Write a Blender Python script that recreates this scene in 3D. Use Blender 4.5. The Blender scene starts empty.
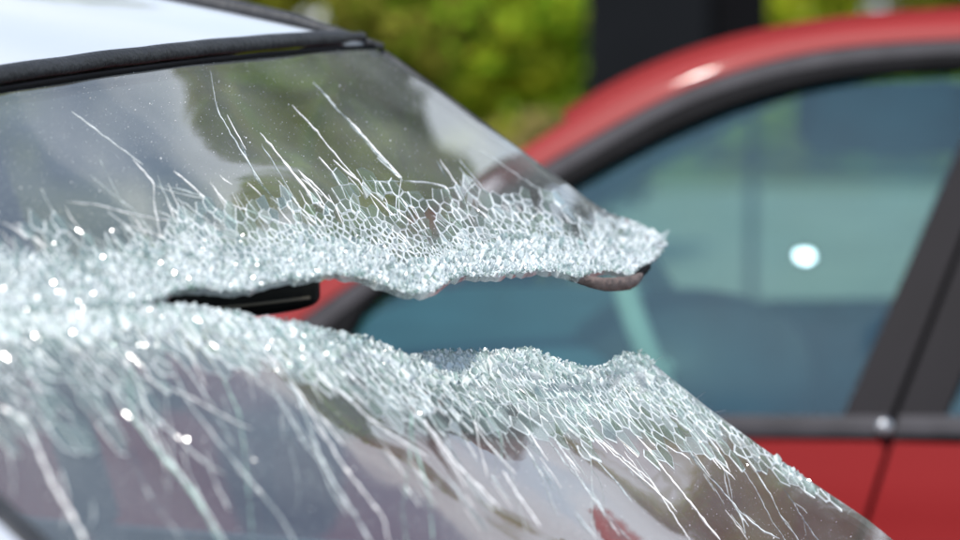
import bpy, math, random
import numpy as np
from mathutils import Vector, Matrix, geometry, noise
random.seed(7); rng = np.random.default_rng(7)
S = bpy.context.scene; COL = S.collection
R = math.radians

# ------------------------------------------------------------------ camera
CAMH = 1.47; PITCH = R(-5.0); FPX = 100/36*960
cd = bpy.data.cameras.new('camera'); cam = bpy.data.objects.new('camera', cd); COL.objects.link(cam)
cam.location = (0, 0, CAMH); cam.rotation_euler = (R(90)+PITCH, 0, 0)
cd.lens = 100; cd.sensor_width = 36; cd.clip_start = .05; cd.clip_end = 3000
cd.dof.use_dof = True; cd.dof.focus_distance = 1.96; cd.dof.aperture_fstop = 4.3
S.camera = cam
# ------------------------------------------------------------------ sky, sun, exposure
SUN = Vector((-.250, -.540, .804)).normalized()
W = bpy.data.worlds.new('World'); S.world = W; W.use_nodes = True
nt = W.node_tree; nt.nodes.clear()
def nn(t, **k):
    n = nt.nodes.new(t)
    for a, b in k.items(): setattr(n, a, b)
    return n
out = nn('ShaderNodeOutputWorld'); bg = nn('ShaderNodeBackground'); sky = nn('ShaderNodeTexSky')
sky.sky_type = 'NISHITA'; sky.sun_disc = False
sky.sun_elevation = math.asin(SUN.z); sky.sun_rotation = math.atan2(SUN.x, SUN.y)
sky.air_density = 1.2; sky.dust_density = .6; sky.ozone_density = 1.5
tc = nn('ShaderNodeTexCoord'); mp = nn('ShaderNodeMapping'); nz = nn('ShaderNodeTexNoise'); rp = nn('ShaderNodeValToRGB'); mx = nn('ShaderNodeMixRGB')
mp.inputs['Scale'].default_value = (1.0, 1.0, 2.6); mp.inputs['Location'].default_value = (.35, .2, .1)
nz.inputs['Scale'].default_value = 2.3; nz.inputs['Detail'].default_value = 6; nz.inputs['Roughness'].default_value = .5
rp.color_ramp.elements[0].position = .45; rp.color_ramp.elements[1].position = .62
mx.inputs['Color2'].default_value = (5.7, 6.2, 6.9, 1)
nt.links.new(tc.outputs['Generated'], mp.inputs['Vector']); nt.links.new(mp.outputs[0], nz.inputs['Vector'])
sx = nn('ShaderNodeSeparateXYZ'); mr = nn('ShaderNodeMapRange'); ma = nn('ShaderNodeMath', operation='ADD')
mr.inputs['From Min'].default_value = .46; mr.inputs['From Max'].default_value = .60; mr.inputs['To Min'].default_value = .12; mr.inputs['To Max'].default_value = -.15
nt.links.new(tc.outputs['Generated'], sx.inputs[0]); nt.links.new(sx.outputs['Z'], mr.inputs['Value']); nt.links.new(mr.outputs[0], ma.inputs[0]); nt.links.new(nz.outputs['Fac'], ma.inputs[1])
nt.links.new(ma.outputs[0], rp.inputs['Fac']); nt.links.new(rp.outputs[0], mx.inputs['Fac'])
nt.links.new(sky.outputs[0], mx.inputs['Color1']); nt.links.new(mx.outputs[0], bg.inputs['Color'])
bg.inputs['Strength'].default_value = .15; nt.links.new(bg.outputs[0], out.inputs['Surface'])
sl = bpy.data.lights.new('sun', 'SUN'); so = bpy.data.objects.new('sun', sl); COL.objects.link(so)
sl.energy = 4.0; sl.angle = R(.53); sl.color = (1, .96, .9)
so.rotation_euler = SUN.to_track_quat('Z', 'Y').to_euler(); so.location = (2, -6, 8)
S.view_settings.view_transform = 'Standard'; S.view_settings.look = 'None'
S.view_settings.exposure = 0.25; S.view_settings.gamma = 1
S.cycles.max_bounces = 10; S.cycles.transparent_max_bounces = 48; S.cycles.glossy_bounces = 5; S.cycles.diffuse_bounces = 3
S.cycles.use_denoising = True; S.cycles.sample_clamp_indirect = 8; S.cycles.sample_clamp_direct = 60
S.cycles.caustics_reflective = False; S.cycles.caustics_refractive = False

# ------------------------------------------------------------------ helpers
def proj(p):
    p = np.asarray(p, float); x, y, z = p[..., 0], p[..., 1], p[..., 2]-CAMH
    fw = y*math.cos(PITCH)+z*math.sin(PITCH); up = -y*math.sin(PITCH)+z*math.cos(PITCH)
    return np.stack([480+FPX*x/fw, 270-FPX*up/fw], -1)
def ray(px, py):                                   # direction from the camera with y component 1
    a = (np.asarray(px, float)-480)/FPX; b = (270-np.asarray(py, float))/FPX
    d = np.stack([a, math.cos(PITCH)-b*math.sin(PITCH), math.sin(PITCH)+b*math.cos(PITCH)], -1)
    return d/d[..., 1:2]
def pt(px, py, Y): return np.array([0, 0, CAMH])+ray(px, py)*Y

def thing(name, label, cat, loc, group=None):
    o = bpy.data.objects.new(name, None); COL.objects.link(o); o.location = loc
    o['label'] = label; o['category'] = cat
    if group: o['group'] = group
    return o
def top_of(o):
    l = Vector((0, 0, 0))
    while o is not None: l += o.location; o = o.parent
    return l
def mesh(name, V, F, mats, parent=None, smooth=False, mi=None, sharp=None):
    me = bpy.data.meshes.new(name); base = np.array(top_of(parent)) if parent else np.zeros(3)
    V = np.asarray(V, float)-base
    me.from_pydata(V.tolist(), [], [list(map(int, f)) for f in F])
    for m in (mats if isinstance(mats, (list, tuple)) else [mats]): me.materials.append(m)
    if mi is not None: me.polygons.foreach_set('material_index', list(mi))
    if smooth: me.polygons.foreach_set('use_smooth', [True]*len(me.polygons))
    me.update()
    if smooth and sharp is not None:
        try: me.set_sharp_from_angle(angle=R(sharp))
        except Exception: pass
    o = bpy.data.objects.new(name, me); COL.objects.link(o)
    if parent: o.parent = parent
    return o
class MB:
    def __init__(s): s.V = []; s.F = []; s.M = []
    def add(s, V, F, m=0):
        k = len(s.V); s.V += [tuple(v) for v in V]; s.F += [[i+k for i in f] for f in F]; s.M += [m]*len(F)
    def out(s, name, mats, parent=None, smooth=False, sharp=None): return mesh(name, s.V, s.F, mats, parent, smooth, s.M, sharp)
def grid(P):                                       # P [n,m,3]
    n, m = P.shape[:2]
    return P.reshape(-1, 3), [[i*m+j, i*m+j+1, (i+1)*m+j+1, (i+1)*m+j] for i in range(n-1) for j in range(m-1)]
def slab(P, th):                                   # a curved sheet with thickness along its normals
    n, m = P.shape[:2]
    du = np.gradient(P, axis=0); dv = np.gradient(P, axis=1); N = np.cross(du, dv)
    N /= np.linalg.norm(N, axis=-1, keepdims=True)+1e-12
    Q = P-N*th; V, F = grid(P); V2, F2 = grid(Q); k = n*m
    F = F+[[a+k for a in f[::-1]] for f in F2]
    ring = [i*m for i in range(n)]+[(n-1)*m+j for j in range(1, m)]+[i*m+m-1 for i in range(n-2, -1, -1)]+[j for j in range(m-2, 0, -1)]
    for a, b in zip(ring, ring[1:]+ring[:1]): F.append([a, b, b+k, a+k])
    return np.vstack([V, V2]), F
def tube(pts, rad, n=10, ax=None, flat=1.0, caps=True):
    pts = np.asarray(pts, float); k = len(pts); V = []; rad = np.broadcast_to(rad, (k,))
    T = np.gradient(pts, axis=0); T /= np.linalg.norm(T, axis=1, keepdims=True)+1e-12
    up = np.array(ax if ax is not None else (0, 0, 1.0))
    for i in range(k):
        a = np.cross(T[i], up); a /= np.linalg.norm(a)+1e-9; b = np.cross(a, T[i])
        for j in range(n):
            t = 2*math.pi*j/n; V.append(pts[i]+rad[i]*(a*math.cos(t)+b*math.sin(t)*flat))
    F = [[i*n+j, i*n+(j+1) % n, (i+1)*n+(j+1) % n, (i+1)*n+j] for i in range(k-1) for j in range(n)]
    if caps: F += [list(range(n))[::-1], [(k-1)*n+j for j in range(n)]]
    return V, F
def sell(c, r, e=.35, ax=None, nu=14, nv=24):      # super-ellipsoid cushion
    ax = np.eye(3) if ax is None else np.array(ax, float)
    V = []; F = []
    f = lambda w: math.copysign(abs(w)**e, w)
    for i in range(nu+1):
        p = -math.pi/2+math.pi*i/nu
        for j in range(nv):
            t = 2*math.pi*j/nv
            q = np.array([r[0]*f(math.cos(p))*f(math.cos(t)), r[1]*f(math.cos(p))*f(math.sin(t)), r[2]*f(math.sin(p))])
            V.append(np.array(c)+q@ax)
    for i in range(nu):
        for j in range(nv): F.append([i*nv+j, i*nv+(j+1) % nv, (i+1)*nv+(j+1) % nv, (i+1)*nv+j])
    return V, F
def lathe(c, axis, prof, n=32):                    # prof: (along, radius)
    axis = np.array(axis, float); axis /= np.linalg.norm(axis)
    a = np.cross(axis, (0, 0, 1.0)); a /= np.linalg.norm(a); b = np.cross(axis, a); V = []
    for (h, r) in prof:
        for j in range(n):
            t = 2*math.pi*j/n; V.append(np.array(c)+axis*h+r*(a*math.cos(t)+b*math.sin(t)))
    k = len(prof); F = [[i*n+j, i*n+(j+1) % n, (i+1)*n+(j+1) % n, (i+1)*n+j] for i in range(k-1) for j in range(n)]
    F += [list(range(n))[::-1], [(k-1)*n+j for j in range(n)]]
    return V, F
def interp(poly, x): 
    poly = np.asarray(poly, float); return np.interp(x, poly[:, 0], poly[:, 1])
def resample(poly, n, smooth=True):
    p = np.asarray(poly, float)
    s = np.r_[0, np.cumsum(np.linalg.norm(np.diff(p, axis=0), axis=1))]; t = np.linspace(0, s[-1], n)
    q = np.stack([np.interp(t, s, p[:, i]) for i in range(p.shape[1])], -1)
    if smooth:
        for _ in range(3):
            q[1:-1] = (q[:-2]+2*q[1:-1]+q[2:])/4
    return q

# ------------------------------------------------------------------ materials
def mat(name, build):
    m = bpy.data.materials.new(name); m.use_nodes = True; t = m.node_tree; t.nodes.clear()
    o = t.nodes.new('ShaderNodeOutputMaterial')
    def N(ty, **k):
        n = t.nodes.new(ty)
        for a, b in k.items():
            if a in n.inputs.keys() if hasattr(n.inputs, 'keys') else False: n.inputs[a].default_value = b
            else: setattr(n, a, b)
        return n
    L = lambda a, b: t.links.new(a, b)
    L(build(N, L), o.inputs['Surface']); return m
def pbr(name, col, rough=.5, spec=.5, metal=0, coat=0, var=.12, nscale=8., bump=0., bscale=60., col2=None):
    def b(N, L):
        p = N('ShaderNodeBsdfPrincipled'); c = N('ShaderNodeTexCoord'); n = N('ShaderNodeTexNoise'); r = N('ShaderNodeValToRGB')
        n.inputs['Scale'].default_value = nscale; n.inputs['Detail'].default_value = 5
        L(c.outputs['Object'], n.inputs['Vector']); L(n.outputs['Fac'], r.inputs['Fac'])
        r.color_ramp.elements[0].position = .3; r.color_ramp.elements[1].position = .7
        c2 = col2 or [min(1, v*(1+var)) for v in col]; c1 = [v*(1-var) for v in col]
        r.color_ramp.elements[0].color = (*c1, 1); r.color_ramp.elements[1].color = (*c2, 1)
        L(r.outputs[0], p.inputs['Base Color'])
        p.inputs['Roughness'].default_value = rough; p.inputs['Metallic'].default_value = metal
        p.inputs['Specular IOR Level'].default_value = spec; p.inputs['Coat Weight'].default_value = coat; p.inputs['Coat Roughness'].default_value = .04
        if bump:
            n2 = N('ShaderNodeTexNoise'); n2.inputs['Scale'].default_value = bscale; n2.inputs['Detail'].default_value = 4
            L(c.outputs['Object'], n2.inputs['Vector']); bp = N('ShaderNodeBump'); bp.inputs['Strength'].default_value = bump; bp.inputs['Distance'].default_value = .01
            L(n2.outputs['Fac'], bp.inputs['Height']); L(bp.outputs[0], p.inputs['Normal'])
        return p.outputs[0]
    return mat(name, b)
def fres(N, L, ior):
    f = N('ShaderNodeFresnel'); gm = N('ShaderNodeNewGeometry'); m = N('ShaderNodeMapRange')
    m.inputs['To Min'].default_value = ior; m.inputs['To Max'].default_value = 1/ior
    L(gm.outputs['Backfacing'], m.inputs['Value']); L(m.outputs[0], f.inputs['IOR']); return f
def glassmat(name, tint, ior, dust=.05, rough=.0, dust_glare_col=(.62, .66, .66), gl=1.0, fine=True):
    """thin pane: coloured transparency under a Fresnel reflection, with a film of dust that can also carry painted glare"""
    def b(N, L):
        tr = N('ShaderNodeBsdfTransparent'); tr.inputs[0].default_value = (*tint, 1)
        g = N('ShaderNodeBsdfGlossy'); g.inputs['Roughness'].default_value = rough; g.inputs['Color'].default_value = (gl, gl, gl, 1) if isinstance(gl, float) else (*gl, 1)
        fr = fres(N, L, ior)
        m1 = N('ShaderNodeMixShader'); L(fr.outputs[0], m1.inputs[0]); L(tr.outputs[0], m1.inputs[1]); L(g.outputs[0], m1.inputs[2])
        d = N('ShaderNodeBsdfDiffuse'); d.inputs[0].default_value = (*dust_glare_col, 1)
        c = N('ShaderNodeTexCoord'); n = N('ShaderNodeTexNoise'); n.inputs['Scale'].default_value = 9; n.inputs['Detail'].default_value = 6
        L(c.outputs['Object'], n.inputs['Vector'])
        ml = N('ShaderNodeMapRange'); ml.inputs['From Min'].default_value = .3; ml.inputs['From Max'].default_value = .75
        ml.inputs['To Min'].default_value = dust*.5; ml.inputs['To Max'].default_value = dust*1.6; L(n.outputs['Fac'], ml.inputs['Value'])
        fac = ml.outputs[0]
        if fine:
            v = N('ShaderNodeTexVoronoi'); v.inputs['Scale'].default_value = 330; L(c.outputs['Object'], v.inputs['Vector'])
            mr = N('ShaderNodeMapRange'); mr.inputs['From Min'].default_value = .10; mr.inputs['From Max'].default_value = .16
            mr.inputs['To Min'].default_value = .35; mr.inputs['To Max'].default_value = 0; L(v.outputs['Distance'], mr.inputs['Value'])
            wn = N('ShaderNodeMath', operation='GREATER_THAN'); wn.inputs[1].default_value = .62
            sc = N('ShaderNodeSeparateColor'); L(v.outputs['Color'], sc.inputs[0]); L(sc.outputs[0], wn.inputs[0])
            mu = N('ShaderNodeMath', operation='MULTIPLY'); L(mr.outputs[0], mu.inputs[0]); L(wn.outputs[0], mu.inputs[1])
            ad = N('ShaderNodeMath', operation='ADD'); L(mu.outputs[0], ad.inputs[0]); L(fac, ad.inputs[1]); fac = ad.outputs[0]
        if fine:
            at = N('ShaderNodeAttribute'); at.attribute_name = 'craze'
            n3 = N('ShaderNodeTexNoise'); n3.inputs['Scale'].default_value = 120; n3.inputs['Detail'].default_value = 5; L(c.outputs['Object'], n3.inputs['Vector'])
            m4 = N('ShaderNodeMapRange'); m4.inputs['From Min'].default_value = .38; m4.inputs['From Max'].default_value = .66; L(n3.outputs['Fac'], m4.inputs['Value'])
            m5 = N('ShaderNodeMath', operation='MULTIPLY'); L(m4.outputs[0], m5.inputs[0]); L(at.outputs['Fac'], m5.inputs[1])
            a5 = N('ShaderNodeMath', operation='ADD', use_clamp=True); L(m5.outputs[0], a5.inputs[0]); L(fac, a5.inputs[1]); fac = a5.outputs[0]
        m2 = N('ShaderNodeMixShader'); L(fac, m2.inputs[0]); L(m1.outputs[0], m2.inputs[1]); L(d.outputs[0], m2.inputs[2])
        return m2.outputs[0]
    return mat(name, b)
def icemat(name, white, clear, gloss, col=(.80, .88, .88), rnd=.5, rough=.12, ior=1.5, broad=.3):
    """crushed safety glass: milky scatter, clear gaps and glints, different for every fragment"""
    def b(N, L):
        g0 = N('ShaderNodeNewGeometry')
        c = N('ShaderNodeTexCoord'); n = N('ShaderNodeTexNoise'); n.inputs['Scale'].default_value = 260; n.inputs['Detail'].default_value = 3
        L(c.outputs['Object'], n.inputs['Vector'])
        d = N('ShaderNodeBsdfDiffuse'); d.inputs[0].default_value = (*col, 1)
        tl = N('ShaderNodeBsdfTranslucent'); tl.inputs[0].default_value = (*col, 1)
        tr = N('ShaderNodeBsdfTransparent'); tr.inputs[0].default_value = (.86, .93, .91, 1)
        g = N('ShaderNodeBsdfGlossy'); g.inputs['Roughness'].default_value = rough; g.inputs['Color'].default_value = (1, 1, 1, 1)
        m1 = N('ShaderNodeMixShader'); m1.inputs[0].default_value = .22; L(d.outputs[0], m1.inputs[1]); L(tl.outputs[0], m1.inputs[2])
        m2 = N('ShaderNodeMixShader'); L(m1.outputs[0], m2.inputs[1]); L(tr.outputs[0], m2.inputs[2])
        ra = N('ShaderNodeMapRange'); ra.inputs['To Min'].default_value = clear-rnd*.5; ra.inputs['To Max'].default_value = clear+rnd*.5; L(g0.outputs['Random Per Island'], ra.inputs['Value'])
        nr = N('ShaderNodeMapRange'); nr.inputs['From Min'].default_value = .3; nr.inputs['From Max'].default_value = .7; nr.inputs['To Min'].default_value = -.18; nr.inputs['To Max'].default_value = .18; L(n.outputs['Fac'], nr.inputs['Value'])
        ad = N('ShaderNodeMath', operation='ADD'); L(ra.outputs[0], ad.inputs[0]); L(nr.outputs[0], ad.inputs[1])
        nb = N('ShaderNodeTexNoise'); nb.inputs['Scale'].default_value = 38; nb.inputs['Detail'].default_value = 3; L(c.outputs['Object'], nb.inputs['Vector'])
        nq = N('ShaderNodeMapRange'); nq.inputs['From Min'].default_value = .35; nq.inputs['From Max'].default_value = .65; nq.inputs['To Min'].default_value = -broad; nq.inputs['To Max'].default_value = broad; L(nb.outputs['Fac'], nq.inputs['Value'])
        a3 = N('ShaderNodeMath', operation='ADD', use_clamp=True); L(ad.outputs[0], a3.inputs[0]); L(nq.outputs[0], a3.inputs[1]); L(a3.outputs[0], m2.inputs[0])
        lw = fres(N, L, ior)
        a2 = N('ShaderNodeMath', operation='ADD', use_clamp=True); a2.inputs[1].default_value = gloss; L(lw.outputs[0], a2.inputs[0])
        m3 = N('ShaderNodeMixShader'); L(a2.outputs[0], m3.inputs[0]); L(m2.outputs[0], m3.inputs[1]); L(g.outputs[0], m3.inputs[2])
        return m3.outputs[0]
    return mat(name, b)
M = dict(
    white=pbr('white_paint', (.53, .56, .61), .35, coat=.6, var=.02, nscale=3),
    red=pbr('red_paint', (.24, .015, .016), .5, spec=.2, coat=.03, var=.05, nscale=2),
    rubber=pbr('black_rubber', (.030, .031, .034), .55, var=.35, nscale=30, bump=.3, bscale=180),
    greytrim=pbr('grey_trim', (.040, .038, .044), .6, spec=.2, var=.2, nscale=20),
    black=pbr('black_plastic', (.006, .006, .007), .6, spec=.05, var=.3, nscale=12),
    satin=pbr('satin_black_film', (.009, .008, .011), .5, spec=.07, var=.2, nscale=5),
    cloth=pbr('grey_seat_cloth', (.05, .052, .058), .9, var=.2, nscale=40, bump=.3, bscale=300),
    dash=pbr('dark_dash', (.016, .019, .024), .6, var=.2, nscale=12),
    reddash=pbr('blue_grey_trim', (.06, .11, .15), .6, var=.2, nscale=6),
    wheel_sheen=pbr('wheel_highlight', (.30, .33, .32), .85, var=.15, nscale=6),
    liner=pbr('headliner', (.16, .16, .15), .9, var=.1, nscale=10),
    tyre=pbr('tyre_rubber', (.02, .02, .02), .8, var=.2, nscale=20),
    rim=pbr('alloy', (.45, .45, .47), .3, metal=.8, var=.05),
    lamp=pbr('lamp_lens', (.7, .7, .72), .1, coat=1, var=.05),
    glint=glassmat('sun_aimed_face', (.9, .95, .93), 1.9, dust=.02, rough=.13, fine=False),
    mirrorblk=pbr('mirror_housing', (.010, .010, .011), .35, spec=.35, var=.2, nscale=30),
    crushL=icemat('striated_glass', .7, .62, .04, col=(.76, .84, .84), rnd=.6, rough=.15, ior=1.4),
    hair=icemat('hairline_crack', .7, .58, .06, col=(.86, .93, .93), rnd=.7, rough=.15, ior=1.3),
    brown=pbr('brown_adhesive', (.16, .115, .10), .6, var=.35, nscale=60, bump=.5, bscale=120),
    beige=pbr('beige_reflection', (.34, .29, .24), .5, var=.15, nscale=20),
    chrome=pbr('bright_trim', (.45, .46, .48), .22, metal=.7, var=.05),
    mirror=pbr('mirror_silver', (.8, .8, .8), .02, metal=1, var=0),
    post=pbr('dark_post_paint', (.007, .008, .010), .9, spec=.1, var=.2, nscale=1.5),
    post2=pbr('near_black_paint', (.003, .003, .004), .9, spec=.1, var=.2, nscale=1.5),
    bark=pbr('bark', (.05, .035, .025), .9, var=.4, nscale=6, bump=1, bscale=20),
    wglass=glassmat('windscreen_glass', (.58, .60, .57), 2.35, dust=.095, rough=.02),
    sglass=glassmat('side_glass', (.55, .68, .62), 1.6, dust=.02, fine=False),
    rglass=glassmat('red_car_glass', (.60, .84, .76), 2.2, dust=.05, dust_glare_col=(.10, .34, .44), fine=False, gl=(.36, .54, .64)),  # teal film and tinted gloss put sky glare into the window's colour
    facet=glassmat('shard_glass', (.72, .82, .78), 1.7, dust=.10, rough=.05, dust_glare_col=(.7, .78, .77), fine=False),
    crush=icemat('crushed_glass', .7, .56, .04, col=(.68, .75, .76), rnd=.7, rough=.2, ior=1.35),
    crumb=icemat('glass_crumb', .7, .32, .05, col=(.74, .80, .81), rnd=.5, rough=.2, ior=1.35),
    crackw=icemat('crack_face', .7, .24, .05, col=(.86, .91, .91), rnd=.3, ior=1.3, broad=.18),
    streak=icemat('crack_streak', .8, .02, .04, col=(.99, 1, 1), rnd=.2, rough=.3, ior=1.15, broad=.1),
    gedge=icemat('green_glass_edge', .5, .55, .05, col=(.55, .80, .70), rnd=.2, ior=1.3),
)
def leafmat(name, a, b_):
    def b(N, L):
        g = N('ShaderNodeNewGeometry'); r = N('ShaderNodeValToRGB'); L(g.outputs['Random Per Island'], r.inputs['Fac'])
        r.color_ramp.elements[0].color = (*a, 1); r.color_ramp.elements[1].color = (*b_, 1)
        p = N('ShaderNodeBsdfDiffuse'); t_ = N('ShaderNodeBsdfTranslucent'); L(r.outputs[0], p.inputs[0]); L(r.outputs[0], t_.inputs[0])
        m = N('ShaderNodeMixShader'); m.inputs[0].default_value = .4; L(p.outputs[0], m.inputs[1]); L(t_.outputs[0], m.inputs[2])
        return m.outputs[0]
    return mat(name, b)
M['leaf1'] = leafmat('leaf_mid_green', (.15, .27, .015), (.30, .46, .035))
M['leaf2'] = leafmat('leaf_yellow_green', (.33, .38, .02), (.54, .56, .05))
M['leaf3'] = leafmat('leaf_dark_olive', (.16, .17, .025), (.32, .30, .05))
M['leaf4'] = leafmat('dry_straw', (.20, .17, .06), (.34, .28, .10))
M['asphalt'] = pbr('asphalt', (.06, .06, .062), .9, var=.3, nscale=3, bump=.6, bscale=90)
M['lawn'] = pbr('lawn', (.10, .14, .02), .95, var=.5, nscale=.45, bump=.4, bscale=10, col2=(.24, .24, .05))

# ------------------------------------------------------------------ ground
g = mesh('ground', [(-600, -600, -.004), (600, -600, -.004), (600, 900, -.004), (-600, 900, -.004)], [[0, 1, 2, 3]], M['lawn']); g['kind'] = 'structure'
g = mesh('car_park', [(-30, -12, 0), (30, -12, 0), (30, 7.5, 0), (-30, 7.5, 0)], [[0, 1, 2, 3]], M['asphalt']); g['kind'] = 'structure'
g = mesh('gravel_yard', [(.55, 7.62, .004), (14, 7.62, .004), (14, 26, .004), (1.2, 26, .004)], [[0, 1, 2, 3]], pbr('pale_gravel', (.26, .26, .235), .95, var=.2, nscale=1.2)); g['kind'] = 'structure'
mb = MB()
V = [(-30, 7.5, 0), (30, 7.5, 0), (30, 7.62, 0), (-30, 7.62, 0), (-30, 7.5, .12), (30, 7.5, .12), (30, 7.62, .12), (-30, 7.62, .12)]
g = mesh('kerb', V, [[0, 1, 5, 4], [4, 5, 6, 7], [2, 3, 7, 6], [0, 4, 7, 3], [1, 2, 6, 5]], pbr('kerb_stone', (.32, .31, .29), .9)); g['kind'] = 'structure'

#@@BACKGROUND
def foliage(name, label, cat, base, h, r, lmats, n=2500, leaf=.09, trunk=True, group=None, clear=.0):
    t = thing(name, label, cat, base, group); bx, by, bz = base
    blobs = []
    for i in range(16):
        a = random.uniform(0, 6.28); q = random.random()**.6*r*.75; z = clear+(h-clear)*(.12+.78*random.random())
        k = 1-.5*abs((z-clear)/(h-clear)-.45); blobs.append((bx+q*k*math.cos(a), by+q*k*math.sin(a), z, r*random.uniform(.28, .48)))
    P = []; 
    B = np.array(blobs); idx = rng.integers(0, len(B), n)
    d = rng.normal(size=(n, 3)); d /= np.linalg.norm(d, axis=1, keepdims=True)
    rad = rng.random(n)**.4
    C = B[idx, :3]+d*(B[idx, 3]*rad)[:, None]*np.array([1, 1, .85]); C[:, 2] = np.maximum(C[:, 2], .05)
    u = rng.normal(size=(n, 3)); u /= np.linalg.norm(u, axis=1, keepdims=True); w = np.cross(u, d); w /= np.linalg.norm(w, axis=1, keepdims=True)+1e-9
    sz = leaf*rng.uniform(.6, 1.3, n)[:, None]
    V = np.stack([C-u*sz, C-w*sz*.5, C+u*sz, C+w*sz*.5], 1).reshape(-1, 3)
    F = np.arange(4*n).reshape(-1, 4)
    mi = np.where(rng.random(n) < .55, rng.integers(0, len(lmats), n), idx*7 % len(lmats))
    o = mesh('crown' if trunk else 'foliage', V, F, lmats, t, mi=mi); o['kind'] = 'stuff'
    if trunk:
        k = 7; pts = [(bx+.06*h*.2*math.sin(i*1.3), by, bz+h*.75*i/(k-1)) for i in range(k)]
        mb = MB(); mb.add(*tube(pts, np.linspace(.05*h*.5, .012*h, k), 9, ax=(0, 1, 0)))
        for i in range(7):
            z = h*random.uniform(.25, .6); a = random.uniform(0, 6.28); e = r*.7
            p0 = np.array([bx, by, z]); p1 = p0+np.array([e*math.cos(a), e*math.sin(a), h*.18]); pm = (p0+p1)/2+np.array([0, 0, h*.04])
            mb.add(*tube([p0, pm, p1], [.014*h, .009*h, .004*h], 6, ax=(.1, .2, 1)))
        mb.out('trunk', M['bark'], t, True)
    return t
def gx(px, Y): return (px-480)/FPX*Y
foliage('bush', 'dark olive bush nearest the white car roof corner', 'bush', (gx(395, 13), 13, 0), 2.2, .55, [M['leaf3'], M['leaf3'], M['leaf1']], 5000, .07, False)
foliage('bush', 'brownish green bush left of the bright hedge plants', 'bush', (gx(330, 15), 15, 0), 2.3, .9, [M['leaf3'], M['leaf2'], M['leaf3']], 5000, .08, False)
foliage('bush', 'bright yellow green bush just right of the dark olive bush', 'bush', (gx(470, 16), 16, 0), 2.4, .55, [M['leaf2'], M['leaf1'], M['leaf2']], 6000, .07, False)
foliage('bush', 'deep green bush touching the left side of the black upright block', 'bush', (gx(548, 17), 17, 0), 2.6, .62, [M['leaf1'], M['leaf1'], M['leaf2']], 6000, .07, False)
foliage('bush', 'yellow green bush to the right of the black upright block', 'bush', (gx(815, 27.5), 27.5, 0), 3.2, 1.2, [M['leaf2'], M['leaf1'], M['leaf2']], 6000, .07, False)
foliage('bush', 'dark bush above the red car roof at the right', 'bush', (gx(935, 28), 28, 0), 3.4, 1.0, [M['leaf3'], M['leaf3'], M['leaf1']], 6000, .07, False)  # leaves mostly in the dark olive mix
foliage('grass_clump', 'tan and green tall dry grass low beside the black upright block', 'grass', (gx(530, 11.5), 11.5, 0), 1.22, .6, [M['leaf4'], M['leaf2']], 5000, .07, False)
foliage('grass_clump', 'tall yellow green grass in front of the bright bush', 'grass', (gx(455, 11.8), 11.8, 0), 1.15, .5, [M['leaf2'], M['leaf4'], M['leaf2']], 5000, .07, False)
foliage('grass_clump', 'sandy dry grass right at the left foot of the black upright block', 'grass', (gx(566, 11.2), 11.2, 0), 1.12, .42, [M['leaf4']], 5000, .06, False)
for (x, y, h, r, ms, lb) in [(-1.2, 27, 4.6, 1.6, ['leaf3', 'leaf1'], 'dark green tree far behind the bushes, left of the block'),
                         (11.5, 24, 8.0, 2.6, ['leaf1', 'leaf3'], 'tall mid green tree far right, unseen, added for windscreen reflections'),
                         (9.6, 20, 10.5, 3.2, ['leaf3', 'leaf1', 'leaf3'], 'tall dark olive tree, unseen, added for its reflection in the lower glass'),
                         (-4.2, 27, 7.6, 2.6, ['leaf1', 'leaf2'], 'light green tree beyond the white car roof')]:
    foliage('tree', lb, 'tree', (x, y, 0), h, r, [M[q] for q in ms], 7000, .16, True, clear=1.6)  # the two right-hand trees are out of view, put in for windscreen reflections
foliage('tree', 'tall bare stemmed tree with a high crown, unseen, added for its windscreen reflection', 'tree', (3.2, 14.5, 0), 8.9, 2.1, [M['leaf3'], M['leaf3'], M['leaf1']], 12000, .13, True, clear=6.3)  # out of view; crown height shaped to darken the upper sheet's reflection
# far hedge line, one continuous mass
t = []
n = 16000; X = rng.uniform(-22, 26, n); top = 1.9+.5*np.sin(X*.7)+.3*np.sin(X*2.1+1); Z = rng.random(n)*top; Y = 31+rng.uniform(-.8, .8, n)
C = np.stack([X, Y, Z], 1); u = rng.normal(size=(n, 3)); u /= np.linalg.norm(u, axis=1, keepdims=True); w = np.cross(u, rng.normal(size=(n, 3))); w /= np.linalg.norm(w, axis=1, keepdims=True)
o = mesh('hedge', np.stack([C-u*.22, C-w*.12, C+u*.22, C+w*.12], 1).reshape(-1, 3), np.arange(4*n).reshape(-1, 4), [M['leaf1'], M['leaf2'], M['leaf3']], mi=(np.floor(X*.8).astype(int) % 3))
o['kind'] = 'stuff'; o['label'] = 'continuous green hedge far across the grass behind everything'; o['category'] = 'hedge'
# black upright block
Yb = 12.0
def boxm(x0, x1, y0, y1, z0, z1, bv=.03):
    P = [(x0+bv, y0), (x1-bv, y0), (x1, y0+bv), (x1, y1-bv), (x1-bv, y1), (x0+bv, y1), (x0, y1-bv), (x0, y0+bv)]
    V = [(a, b, z0) for a, b in P]+[(a, b, z1) for a, b in P]
    return V, [list(range(8))[::-1], list(range(8, 16))]+[[i, (i+1) % 8, 8+(i+1) % 8, 8+i] for i in range(8)]
t = thing('pillar', 'wide black upright block rising behind the red car roof', 'pillar', (gx(670, Yb), Yb, 0))
zb = CAMH+float(ray(650, 97)[2])*Yb
mesh('front_panel', *boxm(gx(588, Yb), gx(712, Yb), Yb, Yb+.25, zb, 3.2), M['post'], t)
mesh('side_panel', *boxm(gx(712, Yb)+.004, gx(769, Yb), Yb+.03, Yb+.25, zb+.02, 3.2), M['post2'], t)
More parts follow.
